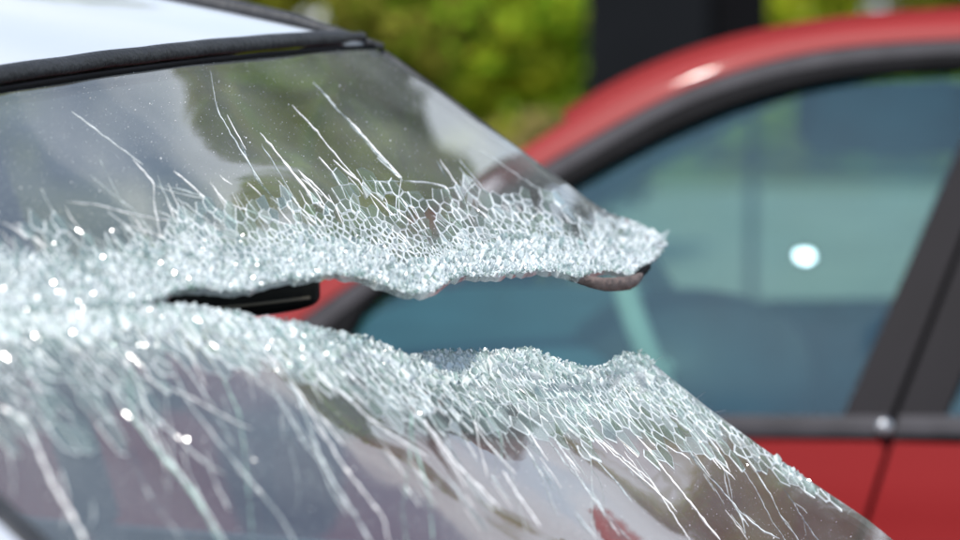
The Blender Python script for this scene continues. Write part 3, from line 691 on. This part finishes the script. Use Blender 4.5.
# ---- loose crumbs piled on the crushed band and standing along the lips
ICO = np.array([(0, 0, 1), (.9, 0, .1), (-.3, .85, 0), (-.5, -.8, .1), (.1, .1, -1.0), (.5, .6, .5)])
IF = [(0, 1, 5), (0, 5, 2), (0, 2, 3), (0, 3, 1), (4, 5, 1), (4, 2, 5), (4, 3, 2), (4, 1, 3)]
def rot_rand(r):
    q = r.normal(size=4); q /= np.linalg.norm(q); w, x, y, z = q
    return np.array([[1-2*(y*y+z*z), 2*(x*y-z*w), 2*(x*z+y*w)], [2*(x*y+z*w), 1-2*(x*x+z*z), 2*(y*z-x*w)], [2*(x*z-y*w), 2*(y*z+x*w), 1-2*(x*x+y*y)]])
def crumbs(kind, pane, n, seed, poly):
    r = np.random.default_rng(seed); px = []; sz = []; lift = []
    E = UE if kind == 'U' else LE; sg = -1 if kind == 'U' else 1
    while len(px) < n:
        x = r.uniform(-60, 668 if kind == 'U' else 655); e = interp(E, x)
        if kind == 'L' and x > 240 and r.random() < .6: continue
        if r.random() < (.6 if kind == 'U' or x < 240 else .85): y = e+sg*abs(r.normal())*2.5-sg*.8; s = r.uniform(.0008, .0020)
        else: y = e+sg*interp(CR[kind], x)*r.random()**1.2*1.15; s = r.uniform(.0004, .0012)
        if not (inside(np.array([[x, y+sg*2]]), poly)[0]): continue
        if x < 200 or kind == 'L' and x < 250: s *= 1.25
        px.append((x, y)); sz.append(s); lift.append(r.uniform(.0, .0022))
    P, N = S3(np.array(px), kind, np.array(lift)); mb = MB()
    for p, s in zip(P, sz):
        A = rot_rand(r)*np.array([1, r.uniform(.5, 1), r.uniform(.5, 1.4)])
        mb.add(p+(ICO*s)@A.T, IF, 0 if r.random() < .68 else 1)
    o = mb.out('glass_crumbs', [M['crumb'], M['facet']], pane); o['kind'] = 'stuff'
crumbs('U', paneU, 2000, 21, polyU); crumbs('L', paneL, 1500, 22, polyL)

# ---- long cracks: thin raised ribs of broken glass
def ribs(kind, lines, pane, name, mats, seed):
    r = np.random.default_rng(seed); mb = MB()
    for (pl, w, m) in lines:
        L_ = sum(math.dist(a, b) for a, b in zip(pl, pl[1:])); n = max(4, int(L_/5)); p = resample(pl, n, len(pl) > 2)
        p[1:-1] += r.normal(size=(n-2, 2))*.35
        Tn = np.gradient(p, axis=0); Tn /= np.linalg.norm(Tn, axis=1, keepdims=True)+1e-9; Nn = np.stack([-Tn[:, 1], Tn[:, 0]], 1)
        ww = w*(.35+.65*np.abs(np.sin(np.arange(n)*r.uniform(.3, .9)+r.uniform(0, 6))))*np.minimum(1, np.minimum(np.arange(n), n-1-np.arange(n))/2+.15)
        a, _ = S3(p+Nn*ww[:, None]*.5, kind); b, N = S3(p-Nn*ww[:, None]*.5, kind)
        c = (a+b)/2+N*(ww*.00078*r.uniform(.4, 1.0, n)+.0004)[:, None]; a = a+N*.0002; b = b+N*.0002
        V = np.stack([a, c, b], 1).reshape(-1, 3); F = []
        for i in range(n-1):
            F += [[3*i, 3*i+1, 3*i+4, 3*i+3], [3*i+1, 3*i+2, 3*i+5, 3*i+4]]
        mb.add(V, F, m)
    o = mb.out(name, mats, pane); o['kind'] = 'stuff'; return o
rr = random.Random(5)
UL = [([(72, 112), (110, 141), (143, 165)], .7, 1), ([(210, 70), (217, 110), (230, 133), (245, 157), (262, 184)], 1.1, 0), ([(227, 115), (237, 135), (246, 150)], .8, 0),
      ([(260, 133), (280, 157), (298, 180), (318, 205)], 1.4, 0), ([(313, 82), (330, 101), (347, 120), (373, 150), (403, 181)], 2.0, 0), ([(347, 118), (372, 146), (402, 178)], 1.8, 0),
      ([(292, 105), (313, 127), (337, 157), (358, 181)], 1.1, 0), ([(240, 143), (257, 180), (285, 212)], 1.6, 0), ([(283, 160), (310, 193), (333, 218)], 1.3, 0),
      ([(333, 160), (360, 183), (400, 222)], 1.5, 0), ([(377, 158), (400, 178)], 1.5, 0), ([(401, 179), (398, 200), (401, 222)], 1.8, 0), ([(404, 181), (430, 183), (447, 186), (456, 212)], 1.4, 0),
      ([(365, 181), (403, 182)], .8, 0), ([(290, 227), (307, 250)], 1.8, 0), ([(133, 160), (155, 183), (153, 204), (157, 217), (161, 238)], 1.2, 0), ([(155, 184), (190, 192), (213, 200)], .9, 0),
      ([(66, 202), (100, 205), (133, 215), (160, 220), (187, 223), (215, 226)], 1.1, 0), ([(107, 211), (125, 226), (143, 244)], 1.2, 1), ([(53, 212), (35, 228), (20, 246)], 1.3, 0),
      ([(182, 205), (190, 220)], 1.4, 0), ([(228, 204), (262, 216), (300, 230)], 1.0, 0), ([(155, 186), (185, 196), (212, 199)], .6, 1), ([(222, 207), (213, 222), (214, 240)], 1.0, 0),
      ([(440, 160), (460, 190), (470, 215)], .8, 0), ([(437, 161), (446, 178)], .9, 0), ([(480, 150), (540, 190), (580, 205)], .5, 1)]
for i in range(46):
    x = rr.uniform(205, 470); y = interp(UE, x)-rr.uniform(55, 120); L_ = rr.uniform(14, 60); a = R(rr.gauss(51, 7)); bd = rr.uniform(-4, 4)
    UL.append(([(x, y), (x+L_*.5*math.cos(a)+bd, y+L_*.5*math.sin(a)), (x+L_*math.cos(a), y+L_*math.sin(a))], rr.uniform(.4, 1.3), rr.choice((0, 0, 1))))
for i in range(24):
    x = rr.uniform(-10, 210); y = interp(UE, x)-rr.uniform(50, 95); L_ = rr.uniform(20, 70); a = R(rr.gauss(32, 9))
    UL.append(([(x, y), (x+L_*.5*math.cos(a), y+L_*.5*math.sin(a)-rr.uniform(0, 5)), (x+L_*math.cos(a), y+L_*math.sin(a))], rr.uniform(.4, 1.2), rr.choice((0, 1))))
for i in range(26):
    x = rr.uniform(440, 600); y = interp(UE, x)-rr.uniform(40, 80); L_ = rr.uniform(10, 34); a = R(rr.gauss(48, 10))
    UL.append(([(x, y), (x+L_*.5*math.cos(a)+2, y+L_*.5*math.sin(a)), (x+L_*math.cos(a), y+L_*math.sin(a))], rr.uniform(.4, 1.1), 0))
LL = [([(0, 407), (27, 424), (49, 478), (75, 522), (86, 545)], 5.0, 0), ([(60, 470), (70, 500), (62, 530)], 3.0, 1), ([(92, 500), (95, 520), (80, 540)], 3, 0),
      ([(133, 358), (129, 389), (133, 420), (160, 455), (191, 491), (222, 545)], 4.2, 2), ([(136, 418), (163, 455), (195, 493), (226, 545)], 3.0, 0),
      ([(169, 362), (187, 402), (222, 447), (284, 522), (295, 545)], 2.4, 0), ([(218, 367), (240, 416), (247, 478), (253, 545)], 2.0, 2), ([(102, 411), (129, 456), (151, 500), (182, 540)], 1.8, 0),
      ([(27, 380), (80, 380), (120, 389), (134, 392)], 2.2, 0), ([(40, 372), (30, 400), (28, 425)], 2.0, 0), ([(98, 405), (118, 424), (140, 470)], 3.0, 0),
      ([(267, 358), (300, 398), (322, 464), (362, 527), (372, 545)], 3.4, 0), ([(290, 380), (316, 420), (340, 462), (384, 518), (389, 545)], 1.4, 0), ([(270, 385), (302, 440), (318, 460)], 2.2, 0),
      ([(411, 411), (413, 442), (429, 491), (433, 545)], 2.4, 2), ([(409, 464), (402, 509), (407, 545)], 2.2, 2), ([(411, 411), (409, 464)], 1.5, 2), ([(420, 415), (456, 464), (500, 509)], 1.2, 0),
      ([(478, 407), (500, 433), (502, 460)], 1.1, 2), ([(475, 405), (476, 432), (487, 478)], 1.0, 0), ([(502, 471), (520, 498), (540, 527)], 1.5, 0), ([(549, 429), (584, 487), (620, 536)], .7, 1),
      ([(447, 478), (470, 508), (487, 532)], 1.8, 0), ([(575, 513), (598, 541)], 2.4, 0), ([(564, 418), (584, 438)], 1.4, 0), ([(589, 433), (607, 453)], 1.5, 0), ([(598, 462), (622, 489), (632, 503)], 1.7, 0),
      ([(411, 411), (440, 408), (478, 406), (540, 402), (600, 412)], .9, 0), ([(640, 440), (680, 490), (720, 540)], 1.5, 0), ([(560, 400), (600, 440), (650, 480), (690, 540)], .8, 0),
      ([(600, 380), (640, 430), (690, 460)], 1.1, 0), ([(650, 400), (690, 430), (720, 465), (735, 480)], 1.2, 0), ([(0, 430), (14, 470), (12, 500)], 3, 0), ([(0, 330), (30, 345), (60, 372)], 3, 0),
      ([(145, 318), (158, 332), (166, 350)], 4.0, 0), ([(95, 336), (130, 352), (150, 340)], 2, 0)]
for i in range(26):
    x = rr.uniform(260, 740); e = interp(LE, x) if x < 652 else interp(LR, x)
    y = e+rr.uniform(35, 150); a = R(rr.gauss(55, 4)); n_l = rr.randint(2, 5)
    for j in range(n_l):
        o1 = rr.uniform(-6, 6); o2 = rr.uniform(-10, 10); L_ = rr.uniform(8, 42); x1 = x-o1*math.sin(a)+o2*math.cos(a); y1 = y+o1*math.cos(a)+o2*math.sin(a)
        if y1+L_*.8 > 552: continue
        LL.append(([(x1, y1), (x1+L_*.5*math.cos(a)+rr.uniform(-1, 1), y1+L_*.5*math.sin(a)), (x1+L_*math.cos(a), y1+L_*math.sin(a))], rr.choice((.25, .35, .5, 1.1)), rr.choice((0, 3, 3))))
for i in range(12):
    x = rr.uniform(0, 250); y = interp(LE, x)+rr.uniform(70, 150); L_ = rr.uniform(30, 90); a = R(rr.gauss(60, 8))
    LL.append(([(x, y), (x+L_*.5*math.cos(a)-4, y+L_*.5*math.sin(a)), (x+L_*math.cos(a), y+L_*math.sin(a))], rr.uniform(.6, 1.5), 3))
for i in range(620):
    x = rr.uniform(-20, 640); e = interp(UE, x); y = e-interp(CR['U'], x)*rr.uniform(.15, 1.7); L_ = rr.uniform(6, 24)
    a = R(rr.gauss(50, 16)) if rr.random() < .65 else R(rr.gauss(-35, 25))
    if x > 560 and y < interp(UR[::-1], x)+8: continue
    UL.append(([(x-L_*.5*math.cos(a), y-L_*.5*math.sin(a)), (x+rr.uniform(-1.5, 1.5), y+rr.uniform(-1, 1)), (x+L_*.5*math.cos(a), y+L_*.5*math.sin(a))], rr.uniform(.22, .65), rr.choice((0, 1, 1, 3))))
UL = [(q, w, m) for q, w, m in UL if inside(q, polyU).all()]
for i in range(1000):
    x = rr.uniform(200, 720); e = interp(LE, x) if x < 652 else interp(LR, x)-20; y = e+rr.uniform(4, 1.9*interp(CR['L'], min(x, 640))+8); L_ = rr.uniform(8, 48)
    a = R(rr.gauss(48, 6)) if rr.random() < .85 else R(rr.gauss(-10, 25))
    LL.append(([(x-L_*.5*math.cos(a), y-L_*.5*math.sin(a)), (x+rr.uniform(-1.5, 1.5), y+rr.uniform(-1, 1)), (x+L_*.5*math.cos(a), y+L_*.5*math.sin(a))], rr.uniform(.22, .75), rr.choice((0, 3, 3, 3))))
LL = [(q, w, m) for q, w, m in LL if inside(q, polyL)[:2].all()]
for i in range(34):                                # long thin cracks that run from the band down to the frame
    x = 20+i*23+rr.uniform(-9, 9); e = interp(LE, min(x, 652)) if x < 652 else interp(LR, x)
    y = e+rr.uniform(10, 40); P = [(x, y)]; a = R(rr.gauss(57, 5)); n_s = rr.randint(3, 9)
    for k in range(n_s):
        a += R(rr.gauss(0, 7)); st_ = rr.uniform(16, 30); x += st_*math.cos(a); y += st_*math.sin(a)
        if y > 556: break
        P.append((x, y))
        if rr.random() < .22:
            a2 = a+R(rr.choice((-1, 1))*rr.uniform(18, 40)); L2 = rr.uniform(15, 45)
            LL.append(([(x, y), (x+L2*.5*math.cos(a2), y+L2*.5*math.sin(a2)), (x+L2*math.cos((a+a2)/2), y+L2*math.sin((a+a2)/2))], rr.uniform(.3, .7), 3))
    if len(P) > 2: LL.append((P, rr.uniform(.35, 1.0)*(1.6 if P[0][0] < 200 else 1), rr.choice((0, 3, 3))))
for i in range(22):                                # and up towards the roof trim
    x = rr.uniform(60, 430); y = interp(UE, x)-rr.uniform(30, 60); P = [(x, y)]; a = R(rr.gauss(-125, 9))
    for k in range(rr.randint(2, 5)):
        a += R(rr.gauss(0, 5)); st_ = rr.uniform(12, 26); x += st_*math.cos(a); y += st_*math.sin(a)
        if y < 105: break
        P.append((x, y))
    if len(P) > 2: UL.append((P, rr.uniform(.3, .75), rr.choice((0, 3, 3))))
LL = [(q, w*(.55 if w > 1.9 else .8), 3 if (m == 0 and w > 1.5 and k % 3) else m) for k, (q, w, m) in enumerate(LL)]
UL = [(q, w*(.7 if w > 1 else .9), 3 if (m == 0 and k % 3 == 1) else m) for k, (q, w, m) in enumerate(UL)]
UL = [t_ for t_ in UL if inside(t_[0], polyU).all()]
ribs('U', UL, paneU, 'crack_lines', [M['streak'], M['crackw'], M['gedge'], M['hair']], 31)
ribs('L', LL, paneL, 'crack_lines', [M['streak'], M['crackw'], M['gedge'], M['hair']], 32)

# ---- added chip faces, each turned to throw the sun into the lens
def glints(kind, pane, n, seed):
    r = np.random.default_rng(seed); px = []
    while len(px) < n:
        x = r.uniform(0, 660 if kind == 'U' else 760); e = interp(UE if kind == 'U' else (LE if x < 652 else LR), x)
        y = e-interp(CR['U'], x)*r.uniform(.1, 1.9)*r.random()**.4 if kind == 'U' else e+r.uniform(2, 45 if r.random() < .88 else 150)
        if x < 250 or r.random() < .5: px.append((x, y))
    px = np.array(px); px = px[inside(px, polyU if kind == 'U' else polyL)]
    P, N = S3(px, kind, np.full(len(px), .0022)); mb = MB(); cam_p = np.array([0, 0, CAMH]); sd = np.array(SUN)
    for p in P:
        v = cam_p-p; v /= np.linalg.norm(v); h = v+sd; h /= np.linalg.norm(h); h += r.normal(size=3)*.03; h /= np.linalg.norm(h)
        a = np.cross(h, r.normal(size=3)); a /= np.linalg.norm(a); b = np.cross(h, a); s_ = r.uniform(.0003, .0010)
        mb.add([p+a*s_, p-a*s_*.5+b*s_*.8, p-a*s_*.6-b*s_*.7, p-h*s_], [[0, 1, 2], [0, 2, 3], [1, 0, 3], [2, 1, 3]])
    o = mb.out('sun_aimed_chips', [M['glint']], pane); o['kind'] = 'stuff'
glints('U', paneU, 60, 51); glints('L', paneL, 50, 52)

# ---- dust and glass specks lying on the sheets
def specks(kind, pane, poly, n, seed):
    r = np.random.default_rng(seed); lo, hi = poly.min(0), poly.max(0); hi = np.minimum(hi, (960, 560)); lo = np.maximum(lo, (-30, 30))
    G = r.uniform(lo, hi, (n*3, 2)); G = G[inside(G, poly)][:n]; P, N = S3(G, kind); mb = MB()
    for p, nn_ in zip(P, N):
        A = rot_rand(r); s = r.uniform(.0001, .00034) if r.random() < .97 else r.uniform(.0004, .0008)
        mb.add(p+nn_*s*.3+(ICO*s)@A.T, IF)
    o = mb.out('glass_specks', [M['streak']], pane); o['kind'] = 'stuff'
specks('U', paneU, polyU, 2600, 41); specks('L', paneL, polyL, 1800, 42)

# ---- roof, trims, pillars
def roofp(t, c):                                   # t metres back from the windscreen top edge, c across
    base = wsurf(np.array(c), np.array(0.), 'U'); z = .20*t-.085*t*t
    hwx = 1+.05*min(t, .6)
    q = base-fw*t*1.0+left*(HW*c*(hwx-1)); e = abs(c)
    return q+UP*(z+.0090+.010*(1-c*c)*min(1, t*3)-.008*max(0, e-.86)/.14)
ts = np.linspace(.005, 2.1, 40); cs_ = np.linspace(-1, 1, 31)
P = np.array([[roofp(t, c) for c in cs_] for t in ts]); V, F = slab(P[:, ::-1], .006); mesh('roof', V, F, M['white'], white, True, sharp=40)
P = np.array([[roofp(t, c)-UP*.035 for c in cs_*.97] for t in ts[1:]]); V, F = grid(P); mesh('headliner', V, F, M['liner'], white, True)
cc = np.linspace(-1.0, 1.0, 70)
tr = np.array([wsurf(np.array(c), np.array(-.006), 'U')+UP*.0046-fw*.001 for c in cc]); 
tr += UP*np.array([.0006*noise.noise((c*9, 0, 0)) for c in cc])[:, None]
V, F = tube(tr, .0070*np.clip((70-np.arange(70))/5, .6, 1), 12, ax=nv_, flat=.9); mesh('windscreen_top_trim', V, F, M['rubber'], white, True)
tr2 = np.array([wsurf(np.array(c), np.array(.0045), 'U')+nv_*.001 for c in cc]); V, F = tube(tr2, .0022, 8, ax=nv_); mesh('windscreen_seal_lip', V, F, M['black'], white, True)
for s in (1, -1):
    tt = np.linspace(-.012, 2.1, 50); P = np.array([roofp(t, s*1.0)+left*s*.003+UP*(.000+.007*min(1, max(0, t)/.06)) for t in tt])
    V, F = tube(P, [.004+.0075*min(1, i/4) for i in range(50)], 10, ax=UP, flat=.75); mesh('roof_side_trim', V, F, M['rubber'], white, True)
    P = np.array([roofp(t, s*1.0)+left*s*.009-UP*.012 for t in tt[1:]]); V, F = tube(P, .006, 8, ax=UP); mesh('roof_gutter', V, F, M['greytrim'], white, True)
# far edge seal, still stuck to the upper sheet only; its loose end hangs under the tip
far = resample(UR[::-1], 60)[:40]; c_, v_ = inv(far, 'U'); P = wsurf(c_, v_, 'U')
V, F = tube(P-UP*.002+left*.001, np.linspace(.0045, .0012, 40), 8, ax=nv_); mesh('far_edge_seal', V, F, M['rubber'], white, True)
P, N = S3(np.array([(572, 273), (585, 277), (600, 280), (617, 281), (633, 279), (641, 272)]), 'U', np.array([-.004]*6)); P = resample(P, 16)
V, F = tube(P+left*.004, [.0012+.0038*math.sin(math.pi*min(1, i/15*.75+.12)) for i in range(16)], 10, ax=UP, flat=1.15); V = [v+rng.normal(size=3)*.0003 for v in V]
mesh('torn_adhesive_strip', V, F, M['brown'], white, True)
P, N = S3(np.array([(630, 279), (638, 274), (645, 268), (650, 262)]), 'U', np.array([-.004]*4)); V, F = tube(resample(P, 8), .0035, 8, ax=UP); V = [v+rng.normal(size=3)*.0004 for v in V]
mesh('torn_seal_end', V, F, M['black'], white, True)
# near pillar
vv = np.linspace(-.02, .92, 26); P = np.array([wsurf(np.array(-1.03), np.array(v), 'U') for v in vv])
V, F = tube(P+nv_*.002, .013, 10, ax=nv_, flat=.5); mesh('pillar_seal', V, F, M['rubber'], white, True)
A_ = P-left*.014-nv_*.004; B_ = P-left*.075-nv_*.035; Pp = np.stack([A_, A_-left*.03-nv_*.006, (A_+B_)/2-left*.012+nv_*.0, B_, B_-nv_*.03+left*.02], 1)
V, F = slab(Pp, .012); mesh('windscreen_pillar', V, F, M['white'], white, True, sharp=50)
# body: belt line, side panels, other pillars, side glass
BZ = .96
def wcp(X, Yl, Z): return np.array([T0[0], T0[1], 0])+fw*X+left*Yl+UP*Z
def wpanel(name, x0, x1, s, m, z0=.24, arch=None, nx=20):
    rows = []
    for i in range(12):
        z = z0+(BZ-z0)*i/11; row = []
        for j in range(nx):
            x = x0+(x1-x0)*j/(nx-1); zz = z
            if arch: zz = max(z, .30+math.sqrt(max(0, .34**2-(x-arch)**2))) if i < 11 else z
            if x > .72: zz = min(zz, BZ-.16*(x-.72)**1.3) if i == 11 else min(zz, BZ-.02-.16*(x-.72)**1.3)
            row.append(wcp(x, s*(.70+.05*math.sin(math.pi*(zz-.2)/.85)), zz))
        rows.append(row)
    P = np.array(rows); V, F = slab(P if s < 0 else P[:, ::-1], .010); mesh(name, V, F, m, white, True, sharp=40)
for s in (-1, 1):
    wpanel('front_fender', .66, 1.62, s, M['white'], arch=1.12, nx=30)
    wpanel('front_door', -.42, .652, s, M['white']); wpanel('rear_door', -1.28, -.428, s, M['white']); wpanel('rear_quarter', -2.1, -1.288, s, M['white'], arch=-1.62, nx=30)
    for (xa, xb) in ((-.42, -.50), (-1.30, -1.36), (-2.02, -2.06)):
        a = roofp(-(xb+.0)*1.0, s*1.0)-UP*.02; b = wcp(xa, s*.735, BZ); mid = (a+b)/2+left*s*.025
        V, F = tube(resample([a, mid, b], 10), .03, 10, ax=fw, flat=.6); mesh('door_pillar', V, F, M['black'], white, True)
    if s < 0:
        a0 = wcp(-.40, s*.73, BZ); a1 = wcp(.60, s*.73, BZ); a2 = wsurf(np.array(-1.08), np.array(.05), 'U')-nv_*.04; a3 = roofp(.48, s*1.)-UP*.02
        P = np.array([[a0*(1-i)*(1-j)+a1*i*(1-j)+a2*i*j+a3*(1-i)*j+left*s*.02*math.sin(math.pi*j) for i in np.linspace(0, 1, 12)] for j in np.linspace(0, 1, 10)])
        V, F = slab(P, .004); mesh('side_window', V, F, M['sglass'], white, True, sharp=40)
    for cx in (1.12, -1.62):
        c = wcp(cx, s*.58, .30); V, F = lathe(c, left*s, [(0, .18), (0, .28), (.02, .30), (.14, .30), (.16, .28), (.16, .19)], 40); wo = mesh('wheel', V, F, M['tyre'], white, True, sharp=50)
        V, F = lathe(c+left*s*.01, left*s, [(.12, .19), (.15, .2), (.13, .16), (.13, .06), (.15, .03)], 40); r_ = mesh('rim', V, F, M['rim'], None, True, sharp=50); r_.parent = wo; r_.location = -top_of(white)
    V, F = sell(wcp(1.56, s*.52, .66), (.10, .15, .07), .5, ax=[fw, left, UP]); mesh('headlight', V, F, M['lamp'], white, True)
# cowl and hood
P = np.array([[wcp(.60+X, y*(.66-.03*X), BZ-.03-.15*X**1.4+.04*(1-y*y)) for y in np.linspace(-1, 1, 18)] for X in np.linspace(0.06, 1.02, 16)])
V, F = slab(P, .008); mesh('hood', V, F, M['white'], white, True, sharp=40)
P = np.array([[wcp(.55+X, y*.66, BZ-.06+.04*(1-y*y)) for y in np.linspace(-1, 1, 18)] for X in np.linspace(0, .11, 4)]); V, F = slab(P, .006); mesh('cowl', V, F, M['black'], white, True, sharp=40)
P = np.array([[wcp(1.60+.10*(1-abs(y)**3)+.03*math.sin((z-.25)*6), y*.72, z) for y in np.linspace(-1, 1, 20)] for z in np.linspace(.22, .79, 10)]); V, F = slab(P, .01); mesh('front_bumper', V, F, M['white'], white, True, sharp=40)
P = np.array([[wcp(-2.10-.10*(1-abs(y)**3)-.0*z, y*.70, z) for y in np.linspace(-1, 1, 20)] for z in np.linspace(.22, 1.0, 10)]); V, F = slab(P, .01); mesh('tailgate', V, F, M['white'], white, True, sharp=40)
# interior
AXW = [fw, left, UP]
mesh('dashboard', *sell(wcp(.42, 0, BZ-.10), (.24, .62, .13), .5, ax=AXW), M['dash'], white, True)
for s in (-1, 1):
    for x in (-.45, -1.25):
        tl = np.array([fw*.95+UP*.25, left, UP*.95-fw*.25])
        mb = MB(); mb.add(*sell(wcp(x+.25, s*.34, .52), (.26, .24, .09), .5, ax=AXW)); mb.add(*sell(wcp(x-.02, s*.34, .82), (.08, .24, .30), .5, ax=tl)); mb.out('seat', M['cloth'], white, True)
        mesh('headrest', *sell(wcp(x-.10, s*.34, 1.20), (.05, .13, .08), .6, ax=tl), M['cloth'], white, True)
wc_ = wcp(.10, -.34, .90); ax = fw*.9+UP*-.4; ax = -ax/np.linalg.norm(ax); b1 = left; b2 = np.cross(ax, b1)
mb = MB(); mb.add(*tube([wc_+.18*(b1*math.cos(t)+b2*math.sin(t)) for t in np.linspace(0, 2*math.pi, 36)], .015, 8, ax=ax, caps=False))
for t in (0, math.pi, math.pi/2): mb.add(*tube([wc_, wc_+.175*(b1*math.cos(t)+b2*math.sin(t))], [.03, .012], 8, ax=ax))
mb.out('steering_wheel', M['dash'], white, True)
V, F = boxm(-1, 1, -1, 1, 0, 1, .05); V = [wcp(-.7+v[0]*1.3, v[1]*.66, .24+.05*v[2]) for v in V]; mesh('cabin_floor', V, F, M['dash'], white)
# inside mirror knocked down, seen through the tear
a = pt(150, 297, 2.22); b = pt(320, 282.5, 2.24); d = (b-a)/np.linalg.norm(b-a); n_ = np.cross(d, (0, -1., 0)); n_ /= np.linalg.norm(n_); n_ = n_*np.sign(n_[2]); m_ = np.cross(d, n_)
c = b-d*.118-n_*.0006
mo = mesh('inside_mirror', *sell(c, (.118, .016, .023), .42, ax=[d, m_, n_], nu=18, nv=40), M['mirrorblk'], white, True)
e0 = b-d*.095-n_*.0125+np.array([0, -.0175, 0]); e1 = b-d*.008-n_*.0105+np.array([0, -.0165, 0]); V, F = tube([e0, (e0+e1)/2-n_*.0005, e1], .0013, 8, ax=n_, flat=1); mesh('bezel_reflection', V, F, M['beige'], white, True)  # beige rod stands in for a reflection along the lower bezel
print('meshes', len(bpy.data.objects))
